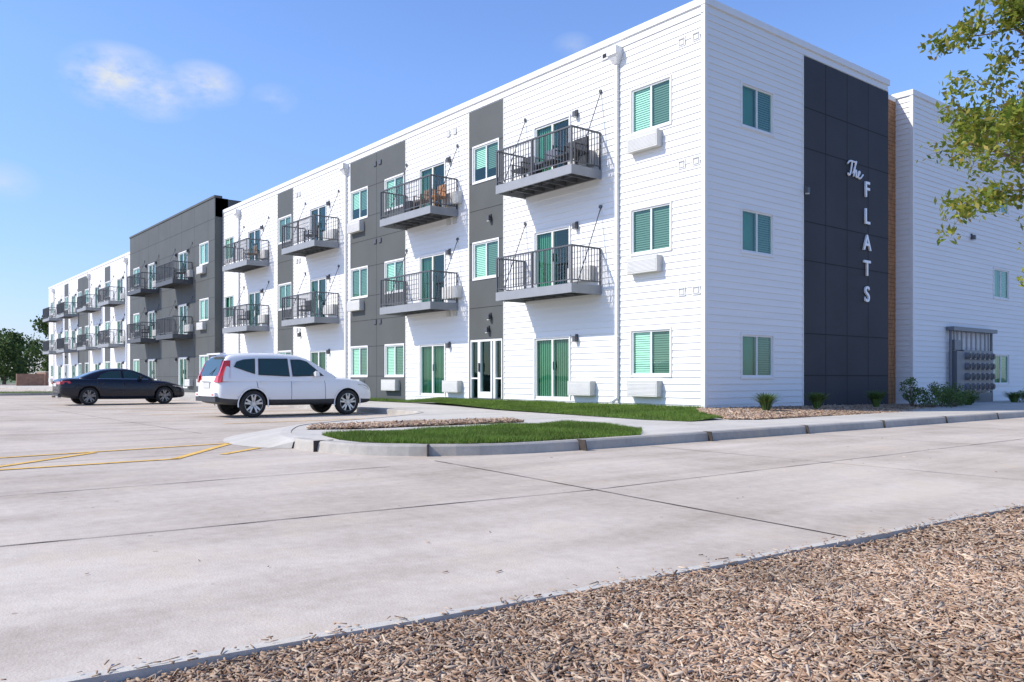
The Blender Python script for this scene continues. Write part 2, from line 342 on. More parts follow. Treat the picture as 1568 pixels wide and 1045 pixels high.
def vent(a,z,k='trim'):
    F.box(det,a-.12,a+.12,z-.12,z+.12,.02,.035,k); F.box(det,a-.085,a+.085,z-.085,z-.07,.035,.05,'ptac'); F.box(det,a-.085,a+.085,z+.06,z+.085,.035,.06,'ptac'); F.box(det,a-.085,a-.07,z-.07,z+.06,.035,.05,'ptac'); F.box(det,a+.07,a+.085,z-.07,z+.06,.035,.05,'ptac')
for z in(9.78,6.6,3.3):
    for a in(-.25,-.72): vent(a,z)
    for a in(-11.0,-11.4,-24.0,-24.3): F.box(det,a-.1,a+.1,z-.05,z+.15,.02,.05,'ptac')
    for a in(-16.3,-16.7): F.box(det,a-.1,a+.1,z-.05,z+.13,.02,.06,'rail')
# grey bay
G=Fac('L',-.45); bops=[]
bw=[(-36.95,-35.45)]; bd=[(-40.9,-39.3)]; bb=[(-41.75,-38.3)]
for w in bw:
    for q in both(w):
        for f in range(3): bops.append((*q,*WZ[f])); window(G,det,gl,*q,*WZ[f],style=0); ptac(G,det,q[0]+.02,q[0]+1.1,FLZ[f]+.21,FLZ[f]+.64)
for w in bd:
    for q in both(w):
        for f in range(3): bops.append((*q,*DZ[f])); slider(G,det,gl,*q,*DZ[f],style=f%2); ptac(G,det,q[1]+.14,q[1]+1.1,FLZ[f]+.2,FLZ[f]+.62); sconce(G,det,q[1]+.3,FLZ[f]+1.85); sconce(G,det,q[0]-.5,FLZ[f]+1.85)
for w in bb:
    for q in both(w):
        for f in(1,2): balcony(G,bal,*q,FLZ[f]+.02,dark=True)
panels(G,walls,bay[0],bay[1],ZB,11.4,bops,'grey',[bay[0]+2.44*i for i in range(1,8)],hz+[10.2])
for a in bay: walls.face([(a,0.3,ZB),(a,-.47,ZB),(a,-.47,11.4),(a,.3,11.4)],'grey')
walls.box(bay[0],bay[1],-.42,3.5,10.3,11.38,'grey'); G.box(walls,bay[0]-.05,bay[1]+.05,11.4,11.52,-.4,.06,'grey')
# right facade
Rf=Fac('R',0.0); rops=[]; WR=[(1.08,2.2),(4.41,5.53),(7.74,8.86)]
for f in range(3): rops.append((1.53,2.93,*WR[f])); window(Rf,det,gl,1.53,2.93,*WR[f],style=1)
lap(Rf,walls,0,4.43,ZB-.3,ZT,rops); lap(Rf,walls,4.43,9.36,10.3,ZT,[])
panels(Rf,walls,4.43,9.36,ZB-.3,10.3,[],'dark',[5.62,6.82,8.08],[1.12,2.33,4.43,5.55,7.66,8.83],jw=.016)
Rf.box(walls,.304,9.42,ZT,ZT+.18,-.3,.05,'trim')
Rf.box(walls,4.40,4.43,ZB,10.3,.0,.04,'trim')
walls.box(-.09,.035,-.035,.09,ZB,ZT,'trim')
sconce(Rf,det,4.5,6.4)
walls.face([(0.0,9.36,-.3),(-.5,9.36,-.3),(-.5,9.36,10.5),(0,9.36,10.5)],'dark')
Wd=Fac('R',-.5); z=-.2
Wd.quad(walls,9.36,10.87,-.3,10.5,0,'inter')
while z<10.4: Wd.box(walls,9.37,10.86,z,z+.13,.0,.02,'wood'); z+=.14
Wd.box(walls,9.3,10.8,10.4,10.56,-.2,.05,'trim')
WX=.08; W=Fac('R',WX); WW=[(.82,1.94),(4.14,5.25),(7.46,8.6)]; wops=[]
for y in(17.4,24.0,31,37.5):
    for f in range(3): wops.append((y,y+1.4,*WW[f])); window(W,det,gl,y,y+1.4,*WW[f],style=1)
lap(W,walls,10.87,45,-.3,ZT,wops); W.box(walls,10.90,45,ZT,ZT+.18,-.3,.05,'trim')
Wl=Fac('L',10.87); lap(Wl,walls,-.5,WX,-.3,ZT,[]); Wl.box(walls,-.6,WX+.045,ZT+.002,ZT+.178,-.028,.05,'trim')
walls.box(WX-.08,WX+.035,10.84,10.95,-.3,ZT,'trim'); sconce(W,det,15.4,6.2)
walls.face([(-87,0,ZB),(-87,18,ZB),(-87,18,ZT),(-87,0,ZT)],'siding'); walls.face([(-87,18,ZB),(-14,18,ZB),(-14,18,ZT),(-87,18,ZT)],'siding')
walls.face([(-14,18,ZB),(-14,45,ZB),(-14,45,ZT),(-14,18,ZT)],'siding'); walls.face([(-14,45,ZB),(WX,45,ZB),(WX,45,ZT),(-14,45,ZT)],'siding')
walls.box(-86.9,-.5,.7,17.9,10.0,10.3,'ptac'); walls.box(-13.9,-.6,18,44.9,10.0,10.3,'ptac')
walls.obj('walls',B); det.obj('windows_doors_and_fittings',B); gl.obj('window_panes',B); bal.obj('balconies',B)
fu=MB()
chair(F,fu,-6.5,.6,7.02); chair(F,fu,-4.4,.7,7.02); F.box(fu,-5.2,-4.8,7.4,7.44,.4,.9,'black'); F.box(fu,-5.02,-4.98,7.02,7.4,.63,.67,'black')
F.box(fu,-6.05,-5.8,7.02,7.55,.4,.75,'black'); chair(F,fu,-5.4,.6,7.02,'meter'); chair(F,fu,-3.95,.75,7.02)
chair(F,fu,-12.2,.6,7.02,'bark'); chair(F,fu,-11.3,.6,7.02,'wood'); F.box(fu,-13.4,-12.9,7.02,7.6,.3,.7,'black')
chair(F,fu,-21.5,.6,7.02); chair(F,fu,-28.6,.6,7.02,'bark'); chair(F,fu,-29.6,.6,3.7); chair(F,fu,-22.2,.6,3.7)
chair(G,fu,-39,.6,7.02); chair(G,fu,-46.5,.6,3.7)
fu.obj('balcony_furniture',B)
# sign
sg=empty('building_sign')
for i,(c,z) in enumerate(zip('FLATS',(6.91,6.07,5.25,4.45,3.64))):
    cu=bpy.data.curves.new('letter_'+c.lower(),'FONT'); cu.body=c; cu.size=.68; cu.extrude=.025; cu.offset=.008; cu.align_x='CENTER'; cu.align_y='CENTER'
    cu.materials.append(M['sign']); o=bpy.data.objects.new('letter_'+c.lower(),cu); S.collection.objects.link(o); o.parent=sg
    o.location=(.06,7.93,z); o.rotation_euler=(R(90),0,R(90))
strokes=[[(-.02,.33),(.06,.42),(.2,.44),(.40,.43)],[(.23,.44),(.19,.25),(.12,.04),(.02,.02),(0,.08)],[(.27,.10),(.38,.30),(.47,.44),(.44,.46),(.38,.28),(.31,.02)],[(.32,.08),(.42,.22),(.47,.20),(.44,.05),(.48,.01),(.55,.06)],[(.55,.06),(.66,.15),(.65,.22),(.58,.18),(.55,.06),(.62,0),(.72,.03),(.84,.14)]]
cu=bpy.data.curves.new('script_the','CURVE'); cu.dimensions='3D'; cu.bevel_depth=.028; cu.materials.append(M['sign'])
for st in strokes:
    sp=cu.splines.new('NURBS'); sp.points.add(len(st)-1); sp.use_endpoint_u=True; sp.order_u=3
    for p,(u,v) in zip(sp.points,st): p.co=(.06,6.80+u*1.05,7.20+v*1.1,1)
o=bpy.data.objects.new('script_the',cu); S.collection.objects.link(o); o.parent=sg
# meter bank
mt=MB()
W.box(mt,13.3,17.0,2.72,2.86,.04,.3,'meter')
W.box(mt,14.2,16.7,.55,2.05,.04,.26,'meter'); W.box(mt,13.55,14.15,.5,2.0,.04,.3,'meter'); W.box(mt,13.6,14.1,2.05,2.4,.04,.2,'meter')
for y in(14.3,14.7,15.1,15.5,15.9,16.3,16.6,13.7,13.95): mt.tube((WX+.14,y,2.0),(WX+.14,y,2.75),.035,'meterl')
for y in(13.4,16.85): mt.tube((WX+.14,y,.0),(WX+.14,y,2.72),.05,'meter')
W.box(mt,14.9,16.9,-.1,.5,.04,.18,'meter'); mt.tube((WX+.15,13.85,0),(WX+.15,13.85,.5),.06,'meterl')
for r in range(4):
    for c in range(6):
        y=14.42+c*.4; z=.73+r*.37
        mt.tube((WX+.26,y,z),(WX+.40,y,z),.125,'meterl',n=12); mt.tube((WX+.4,y,z),(WX+.42,y,z),.095,'black',n=12)
mt.obj('electric_meter_bank')
# ---------------------------------------------------------------- GROUND
def poly(name,pts,k,zf=None,parent=None):
    bm=bmesh.new(); vs=[bm.verts.new((p[0],p[1],p[2] if len(p)>2 else zf)) for p in pts]; bm.faces.new(vs); bmesh.ops.triangulate(bm,faces=bm.faces[:])
    bmesh.ops.recalc_face_normals(bm,faces=bm.faces[:])
    me=bpy.data.meshes.new(name); bm.to_mesh(me); bm.free(); me.materials.append(M[k]); o=bpy.data.objects.new(name,me); S.collection.objects.link(o)
    if parent:o.parent=parent
    return o
EY=[-90,-40,-20,-16.4,-14.1,-11.8,-9.2,0,90]; EX=[9.0,9.2,9.75,10.0,10.24,10.40,10.55,10.7,10.9]
def ex(y): return np.interp(y,EY,EX)
poly('ground',[(-1500,-1500),(1500,-1500),(1500,1500),(-1500,1500)],'field',-.12)
poly('driveway',[(-150,-90)]+list(zip(EX,EY))+[(-150,90)],'road',0)
def smooth_poly(pts,it=2):
    for _ in range(it):
        q=[]
        for a,b in zip(pts,pts[1:]): q+=[(a[0]*.75+b[0]*.25,a[1]*.75+b[1]*.25),(a[0]*.25+b[0]*.75,a[1]*.25+b[1]*.75)]
        pts=[pts[0]]+q+[pts[-1]]
    return pts
isl=smooth_poly([(4.62,60),(4.62,10),(4.6,0),(4.55,-6),(4.5,-9),(4.2,-10.4),(3.4,-11.4),(2.2,-11.75),(1.2,-11.7),(.3,-11.4),(-.7,-10.9),(-1.7,-10.3),(-2.4,-9.3),(-3.2,-7.8),(-4.2,-6.2),(-5.4,-5.0),(-7,-4.75),(-12,-4.7),(-60,-4.7),(-92,-4.7)])
def sweep(name,pts,prof,k,parent=None,sgn=1):
    mb=MB(); rings=[]
    for i,p in enumerate(pts):
        a=Vector(pts[max(0,i-1)]);b=Vector(pts[min(len(pts)-1,i+1)]); d=(b-a).normalized(); n=Vector((d.y,-d.x))*sgn
        rings.append([(p[0]+n.x*u,p[1]+n.y*u,z) for u,z in prof])
    for r0,r1 in zip(rings,rings[1:]):
        for j in range(len(prof)-1): mb.face([r0[j],r0[j+1],r1[j+1],r1[j]],k)
    return mb.obj(name,parent)
sw=empty('sidewalk')
sweep('kerb',isl,[(-.02,-.01),(0,0.0),(.025,.125),(.05,.150),(.16,.158),(.16,.1)],'kerb',sw)
rp=MB(); idx=[i for i,p in enumerate(isl) if -2.8<p[0]<1.6 and p[1]<-8.4]; prev=None
for n_,i in enumerate(idx):
    t=n_/(len(idx)-1); a=Vector(isl[i-1]);b=Vector(isl[i+1]); d=(b-a).normalized(); nn=Vector((-d.y,d.x)); wd=.03+.95*math.sin(math.pi*t)**.7
    p=Vector(isl[i]); inn=p-nn*.17; out=p+nn*wd; cur=((inn.x,inn.y,.1605),(p.x,p.y,.150 if wd>.1 else .1),(out.x,out.y,.0035))
    if prev: rp.face([prev[0],prev[1],cur[1],cur[0]],'walk'); rp.face([prev[1],prev[2],cur[2],cur[1]],'walk')
    prev=cur
rp.obj('kerb_ramp',sw)
inner=[]
for i,p in enumerate(isl):
    a=Vector(isl[max(0,i-1)]);b=Vector(isl[min(len(isl)-1,i+1)]); d=(b-a).normalized(); inner.append((p[0]+d.y*.155,p[1]-d.x*.155))
poly('paving',inner+[(-92,60)],'walk',.15,sw)
def seam(mb,p0,p1,w,z,k,jit=.004,var=.5):
    p0=Vector(p0);p1=Vector(p1); L=(p1-p0).length; n=max(2,int(L/.25)); d=(p1-p0)/L; nn=Vector((-d.y,d.x)); prev=None; off=0
    for i in range(n+1):
        off=off*.8+random.gauss(0,jit); c=p0+d*L*i/n+nn*off; ww=w*(1+random.uniform(-var,var))/2
        cur=(c+nn*ww,c-nn*ww)
        if prev: mb.face([(*prev[0],z),(*prev[1],z),(*cur[1],z),(*cur[0],z)],k)
        prev=cur
sm=MB()
seam(sm,(7.1,-30),(7.22,-16.2),.014,.004,'seam'); seam(sm,(7.22,-16.2),(7.67,-11.4),.015,.004,'seam',var=.7); seam(sm,(7.67,-11.4),(7.66,60),.013,.004,'seam')
seam(sm,(4.45,-11.1),(7.67,-11.43),.018,.0045,'seam'); seam(sm,(7.67,-11.43),(10.38,-11.75),.016,.0045,'seam'); seam(sm,(4.7,-11.9),(4.5,-40),.013,.004,'seam',var=.7)
for y in(-7.3,-2.9,1.5,5.9,10.3,14.7,19,24): seam(sm,(4.7,y),(10.5,y-.2),.012,.0045,'seam')
for y in(-20.3,-24.7): seam(sm,(9.6,y),(-60,y+.2),.012,.0045,'seam')
seam(sm,(4.6,-16.3),(-60,-15.8),.012,.0045,'seam2')
for x in(1.6,-1.4,-4.4,-7.3,-10.2,-13.1,-16,-19,-22,-25,-28,-31,-34,-37,-40): seam(sm,(x,-12 if x>-3 else -5),(x-.1,-60),.012,.004,'seam2')
seam(sm,(-2.6,-11.7),(-60,-11.6),.014,.0045,'seam2')
sm.obj('concrete_joints',bpy.data.objects['driveway'])
ks=MB()
for y_ in np.arange(-8.6,40,2.9): ks.hexa([(4.42,y_,.0),(4.635,y_,.0),(4.635,y_+.014,.0),(4.42,y_+.014,.0),(4.42,y_,.1595),(4.60,y_,.1595),(4.60,y_+.014,.1595),(4.42,y_+.014,.1595)],'seam')
for x_,y_,dx,dy in((3.9,-10.85,.75,-.6),(2.3,-11.72,0.08,-1)):
    n_=Vector((dx,dy)).normalized(); t=Vector((-n_.y,n_.x))*.008; c=Vector((x_,y_)); a=c-n_*.3; b=c+n_*.02
    ks.hexa([(*(a-t),0),(*(b-t),0),(*(b+t),0),(*(a+t),0),(*(a-t),.1592),(*(b-t),.1592),(*(b+t),.1592),(*(a+t),.1592)],'seam')
for y_ in np.arange(-4,30,1.5): seam(ks,(2.7,y_),(4.45,y_),.012,.1535,'seam2')
for x_ in np.arange(3,-60,-1.5): seam(ks,(x_,-3.3),(x_,-4.55),.012,.1535,'seam2')
seam(ks,(1.1,-5.6),(1.05,-11.2),.01,.1535,'seam2')
ks.obj('joints',sw)
ym=MB()
for a,b in(((.05,-12.1),(.75,-16.5)),((.05,-12.1),(2.15,-13.6)),((2.15,-13.55),(2.3,-18)),((.5,-14.2),(2.2,-15.9)),((1.2,-12.1),(1.9,-12.9))): seam(ym,a,b,.11,.0075,'yellow',.001,.06)
for x_ in(-5.6,-11.5,-14.3,-17.1,-19.9,-23.6,-26.4,-29.2,-32,-34.8): seam(ym,(x_,-4.9),(x_,-10.2),.1,.0075,'yellow',.001,.08)
ym.obj('parking_markings')
eg=MB()
for y0 in np.arange(-30,40,.5):
    y1=y0+.5-(.012 if abs((y0+.5)%3)<.01 else 0); a,b=ex(y0)-.005,ex(y1)-.005
    eg.hexa([(a,y0,-.1),(a+.08,y0,-.1),(b+.08,y1,-.1),(b,y1,-.1),(a,y0,.004),(a+.078,y0,.010),(b+.078,y1,.010),(b,y1,.004)],'walk',skip=(0,))
eg.obj('driveway_kerb')
def hm(x,y):
    u=x-ex(y); return -.022+.009*np.sin(x*3.1+y*1.3)+.008*np.sin(y*4.2-x*2.1)+.035*np.clip((u-.1)/1.2,0,1)+.03*np.clip((u-.5)/3,0,1.5)
us=np.concatenate([[.07],np.arange(.14,6,.12),[8,14,30]]); ys=np.concatenate([[-40,-25],np.arange(-19,-3,.12),[0,10,60]])
U,Y=np.meshgrid(us,ys,indexing='ij'); X=U+ex(Y); Z=hm(X,Y); co=np.stack([X,Y,Z],-1).reshape(-1,3); ny=len(ys)
q=[(i*ny+j,(i+1)*ny+j,(i+1)*ny+j+1,i*ny+j+1) for i in range(len(us)-1) for j in range(ny-1)]
mulch=fastmesh('mulch_bed',co,q,'soil')
def chips(name,x,y,z,parent,scale=1,flat=1):
    n=len(x); L=(rng.gamma(2.4,.0105,n)+.006)*scale; Wd_=rng.uniform(.0022,.006,n)*scale; T=rng.uniform(.001,.003,n)*scale
    yaw=rng.uniform(0,2*np.pi,n); pit=rng.normal(0,.25,n)*flat; rol=rng.normal(0,.5,n)*flat
    base=np.array([(-1,-1,-1),(1,-1,-1),(1,1,-1),(-1,1,-1),(-1,-1,1),(1,-1,1),(1,1,1),(-1,1,1)],float)
    P=base[None]*np.stack([L/1.6,Wd_,T],-1)[:,None,:]
    tp=rng.uniform(.3,1,n); P[:,[1,2,5,6],1]*=tp[:,None]
    c,s=np.cos(rol),np.sin(rol); y1=P[...,1]*c[:,None]-P[...,2]*s[:,None]; z1=P[...,1]*s[:,None]+P[...,2]*c[:,None]
    c,s=np.cos(pit),np.sin(pit); x2=P[...,0]*c[:,None]-z1*s[:,None]; z2=P[...,0]*s[:,None]+z1*c[:,None]
    c,s=np.cos(yaw),np.sin(yaw); x3=x2*c[:,None]-y1*s[:,None]; y3=x2*s[:,None]+y1*c[:,None]
    co=np.stack([x3+x[:,None],y3+y[:,None],z2+z[:,None]],-1).reshape(-1,3)
    fq=np.array([(4,5,6,7),(0,1,5,4),(1,2,6,5),(2,3,7,6),(3,0,4,7)]); Q=(fq[None]+8*np.arange(n)[:,None,None]).reshape(-1,4)
    return fastmesh(name,co,Q,'chips',parent)
def cz(x,y): return hm(x,y)+rng.uniform(.002,.022,len(x))
b=rng.uniform(-16.9,-12.2,130000); a=ex(b)+.085+rng.uniform(0,3.2,130000); chips('chips_near',a,b,cz(a,b),mulch)
b=rng.uniform(-12.3,-4,90000); a=ex(b)+.085+rng.uniform(0,5,90000); chips('chips_far',a,b,cz(a,b),mulch,scale=1.15)
n=420; b=rng.uniform(-17,-6,n); a=ex(b)+.1-np.abs(rng.normal(0,.07,n)); chips('stray_chips',a,b,np.full(n,.016),mulch,scale=.8,flat=.2)
n=60; b=rng.uniform(-16,0,n); a=rng.uniform(5,10.2,n); chips('litter',a,b,np.full(n,.008),bpy.data.objects['driveway'],.7,flat=.1)
def pip(x,y,P):
    ins=np.zeros(len(x),bool); j=len(P)-1
    for i in range(len(P)):
        xi,yi=P[i][:2];xj,yj=P[j][:2]
        c=((yi>y)!=(yj>y))&(x<(xj-xi)*(y-yi)/(yj-yi+1e-9)+xi); ins^=c; j=i
    return ins
def grass(name,P,zf,dens,h,parent=None,cap=90000):
    P=[tuple(p) for p in P]; xs=[p[0] for p in P]; ys=[p[1] for p in P]; A=(max(xs)-min(xs))*(max(ys)-min(ys)); n=min(cap,int(A*dens))
    x=rng.uniform(min(xs),max(xs),n); y=rng.uniform(min(ys),max(ys),n); k=pip(x,y,P); x=x[k];y=y[k]; n=len(x)
    o=poly(name,[(p[0],p[1],zf(p[0],p[1])+.004) for p in P],'lawn',parent=parent)
    z=np.array([zf(a,b) for a,b in zip(x,y)]); hh=h*rng.uniform(.5,1.25,n)*(1+.35*np.sin(x*2.3+y*1.1)*np.sin(y*2.9-x)); w=rng.uniform(.004,.008,n); th=rng.uniform(0,2*np.pi,n); lx=rng.normal(0,.4,n)*hh; ly=rng.normal(0,.4,n)*hh
    co=np.stack([np.stack([x-np.cos(th)*w,y-np.sin(th)*w,z],-1),np.stack([x+np.cos(th)*w,y+np.sin(th)*w,z],-1),np.stack([x+lx,y+ly,z+hh],-1)],1).reshape(-1,3)
    fastmesh('blades',co,np.arange(3*n).reshape(-1,3),'blade',o,n=3); return o
g2=smooth_poly([(1.25,-11.1),(2.6,-11.4),(3.6,-11.0),(4.2,-10.1),(4.36,-9),(4.4,-6.6),(1.0,-5.2),(1.15,-7),(1.2,-10),(1.25,-11.1)],1)
grass('lawn',g2,lambda x,y:.155,3800,.06)
g1=[(-12,-.02),(-12,-1.3),(-8.4,-1.9),(-5,-2.8),(-1.6,-3.2),(1.2,-3.6),(2.3,-3.4),(2.2,-2.2),(.8,-1.3),(0.05,-.4),(0.0,-.02)]
sl=lambda x,y:.155+.14*min(1,max(0,(y+3.4)/3.4))
grass('lawn',g1,sl,2200,.06)
grass('lawn',[(-34,-.02),(-34,-1.2),(-12.2,-1.2),(-12.2,-.02)],lambda x,y:.17,500,.08)
mi=empty('parking_island')
gi=[(-47,-17),(-43.2,-17),(-43,-9),(-43.2,-6.3),(-47,-6.3)]
sweep('kerb',[gi[4],gi[0],gi[1],gi[2],gi[3],gi[4]],[(0,0),(.02,.14),(.16,.15),(.16,.1)],'kerb',mi,-1)
grass('grass_patch',gi,lambda x,y:.12,200,.1,mi)
grass('lawn',[(-150,10),(-92.5,10),(-92.5,60),(-150,60)],lambda x,y:.03,1,.1)
def bed(name,P,zf,dens):
    o=poly(name,[(p[0],p[1],zf(p[0],p[1])) for p in P],'soil'); xs=[p[0] for p in P]; ys=[p[1] for p in P]
    n=int((max(xs)-min(xs))*(max(ys)-min(ys))*dens); x=rng.uniform(min(xs),max(xs),n); y=rng.uniform(min(ys),max(ys),n); k=pip(x,y,P); x=x[k];y=y[k]
    chips('chips',x,y,np.array([zf(a,b) for a,b in zip(x,y)])+rng.uniform(.005,.04,len(x)),o,scale=2.0)
bz=lambda x,y:.16+.10*max(0,min(1,(2.4-x)/2.4))-.010*max(0,y)
bed('mulch_bed',[(.03,-.35),(.9,-1.25),(2.3,-2.1),(2.75,-1.6),(2.7,2),(2.6,6),(2.4,10.4),(.1,10.8)],bz,1100)
bed('mulch_bed',[(-1.0,-10.1),(-.2,-10.7),(.2,-10.0),(.3,-6.2),(-.5,-5.9),(-.9,-8)],lambda x,y:.160,1500)
# ---------------------------------------------------------------- vegetation
def leafcloud(cs,n,rad,size,asp=.5):
    cs=np.array(cs); idx=rng.integers(0,len(cs),n); d=rng.normal(0,1,(n,3)); d/=np.linalg.norm(d,axis=1)[:,None]
    c=cs[idx]+d*(rad*rng.uniform(.1,1,n)**.6)[:,None]
    u=rng.normal(0,1,(n,3)); u/=np.linalg.norm(u,axis=1)[:,None]; v=np.cross(u,rng.normal(0,1,(n,3))); v/=np.linalg.norm(v,axis=1)[:,None]
    s=size*rng.uniform(.6,1.3,n)[:,None]
    return np.stack([c-u*s,c-v*s*asp,c+u*s,c+v*s*asp],1).reshape(-1,3)
def addleaves(name,co,k,parent): return fastmesh(name,co,np.arange(len(co)).reshape(-1,4),k,parent)
random.seed(33)
T=empty('shade_tree',(10.95,-6.3,0)); tb=MB(); tips=[]
def branch(p,d,L,r,depth):
    n=4
    for i in range(n):
        d2=(d+Vector((random.gauss(0,.10),random.gauss(0,.10),random.gauss(.01,.07)))).normalized(); q=p+d2*L/n; r2=r*.86
        if math.hypot(q.x,q.y)>2.5-.4*max(0,(q.z-4.3)) or q.z<2.05: 
            if depth<=1: tips.append(p)
            return
        tb.tube(p,q,r,'bark',r2,n=6 if r>.01 else 4,cap=False)
        if depth<=1: tips.append(q)
        if i>=1 and depth>0:
            for _ in range(2 if depth>1 else 1+(random.random()<.6)):
                ax=Vector((random.gauss(0,1),random.gauss(0,1),random.gauss(0,.6))).normalized(); nd=(d2*.75+ax*.75); nd.z=max(nd.z,-.25); nd.normalize()
                branch(q,nd,L*random.uniform(.45,.62),r2*.55,depth-1)
        p,d,r=q,d2,r2
top=Vector((.05,-.05,1.9))
tb.tube((0,0,-.1),top*.5,.075,'bark',.065,n=10,cap=False); tb.tube(top*.5,top,.065,'bark',.055,n=10,cap=False)
p=top
for i in range(15):
    ang=i*2.4+3.2; d=Vector((math.cos(ang)*.9,math.sin(ang)*.9,.22+.09*i)).normalized()
    branch(p,d,2.3-.06*i,.03,2); q=p+Vector((random.gauss(0,.04),random.gauss(0,.04),.22)); tb.tube(p,q,.055-.0033*i,'bark',.0517-.0033*i,n=8,cap=False); p=q
tb.obj('trunk_and_limbs',T,smooth=True)
tips=[tuple(t) for t in tips]; print('tips',len(tips))
addleaves('foliage',leafcloud(tips,40000,.16,.042,.42),'leafA',T)
def shrub(x,y,z,r,h,k='leafB',n=800):
    r*=1.12; h*=1.15
    e=empty('shrub',(x,y,z)); sb=MB(); cs=[]
    for i in range(18):
        a=random.uniform(0,6.28); rr=random.uniform(.2,1)*r; t=(math.cos(a)*rr,math.sin(a)*rr,h*random.uniform(.2,1)); sb.tube((0,0,0),t,.008,'bark',.004,n=4,cap=False); cs.append(t)
    sb.obj('stems',e); addleaves('foliage',leafcloud(cs,n,r*.4,.038,.45),k,e)
def tuft(x,y,z,r,h,n=380):
    r*=1.15
    e=empty('ornamental_grass',(x,y,z)); th=rng.uniform(0,2*np.pi,n); l=rng.uniform(.2,1,n)*r; hh=h*rng.uniform(.6,1,n); w=.011
    cx,cy=np.cos(th),np.sin(th); m=np.stack([cx*l*.4,cy*l*.4,hh*.7],-1); t=np.stack([cx*l,cy*l,hh],-1); o=np.stack([-cy*w,cx*w,0*cx],-1); b=np.stack([cx*.06,cy*.06,0*cx],-1)
    co=np.stack([b-o,b+o,m+o,m-o,m-o,m+o,t+o*.2,t-o*.2],1).reshape(-1,3); addleaves('blades',co,'leafB',e)
for x,y,r,h in((1.15,.95,.40,.50),(1.1,3.35,.38,.48),(1.15,6.4,.38,.50)): tuft(x,y,.2,r,h)
shrub(1.1,8.7,.15,.28,.72); shrub(1.6,9.0,.14,.42,.55); shrub(1.3,10.2,.1,.42,.6); shrub(1.4,11.0,.1,.42,.62); shrub(1.8,10.0,.1,.4,.5); tuft(1.3,12.2,.1,.45,.4); tuft(1.1,16.6,.1,.45,.45); shrub(1.3,17.4,.1,.35,.4); shrub(.9,13.1,.1,.35,.4); tuft(1.2,19.,.1,.45,.45)
DT=empty('distant_trees',(0,0,0)); dc=MB(); allco=[]
def dtree(x,y,h,r):
    dc.tube((x,y,0),(x,y,h*.6),.3,'bark',.12,n=6,cap=False); cs=[]
    for i in range(46):
        z=random.uniform(.15,.97); rr=r*math.sqrt(max(0,1-((z-.5)/.52)**2))*random.uniform(.3,1); a=random.uniform(0,6.28); cs.append((x+math.cos(a)*rr,y+math.sin(a)*rr,h*z))
    for c in random.sample(cs,10): dc.tube((x,y,c[2]*.7),c,.08,'bark',.03,n=4,cap=False)
    allco.append(leafcloud(cs,2600,r*.3,.26,.6))
for x,y,h,r in((-118,6,10.4,3.4),(-122,12,9.2,3.5),(-112,9,8.6,3),(-135,2,8,4),(-140,-4,6.6,4.5),(-150,-10,6,5),(-126,0,6.4,3.6),(-160,-2,7,5),(-165,-14,6,5),(-170,-22,6,5),(-170,10,9,5),(-115,16,8,4),(-150,18,9,5)): dtree(x,y,h,r)
dc.obj('trunks',DT); addleaves('foliage',np.concatenate(allco),'leafC',DT)
en=MB(); en.box(-104,-98,1.5,1.8,0,1.7,'brick'); en.box(-104,-103.7,1.8,6,0,1.7,'brick'); en.box(-98.3,-98,1.8,6,0,1.7,'brick'); en.box(-104.05,-97.95,1.45,1.85,1.7,1.8,'walk'); en.box(-98.3,-97.9,-1.5,1.4,0,1.5,'brick'); en.obj('brick_enclosure')
# ---------------------------------------------------------------- CARS
def loft(name,secs,matf,parent,sub=2,closed=True):
    mb=MB(); n=len(secs[0][1]); ring=[]
    for y,pts in secs:
        full=[(x,y,z) for x,z in pts]+[(-x,y,z) for x,z in pts[::-1] if x>1e-6]
        ring.append(full)
    m=len(ring[0]); mb.v=[p for r in ring for p in r]
    for i in range(len(ring)-1):
        for j in range(m if closed else m-1):
            jj=(j+1)%m; hj=max(0,min(n-2, j if j<=n-2 else (m-2-j if not closed else m-1-j)))
            mb.f.append((i*m+j,(i+1)*m+j,(i+1)*m+jj,i*m+jj)); mb.m.append(mb.mi(matf(i,hj)))
    for r,fl in((0,0),(len(ring)-1,1)):
        f=tuple(r*m+j for j in range(m)); mb.f.append(f if not fl else f[::-1]); mb.m.append(mb.mi(matf(0 if not fl else len(ring)-2,99)))
    o=mb.obj(name,parent,smooth=True)
    bm=bmesh.new(); bm.from_mesh(o.data); bmesh.ops.recalc_face_normals(bm,faces=bm.faces[:]); bm.to_mesh(o.data); bm.free()
    s=o.modifiers.new('s','SUBSURF'); s.levels=sub; s.render_levels=sub; return o
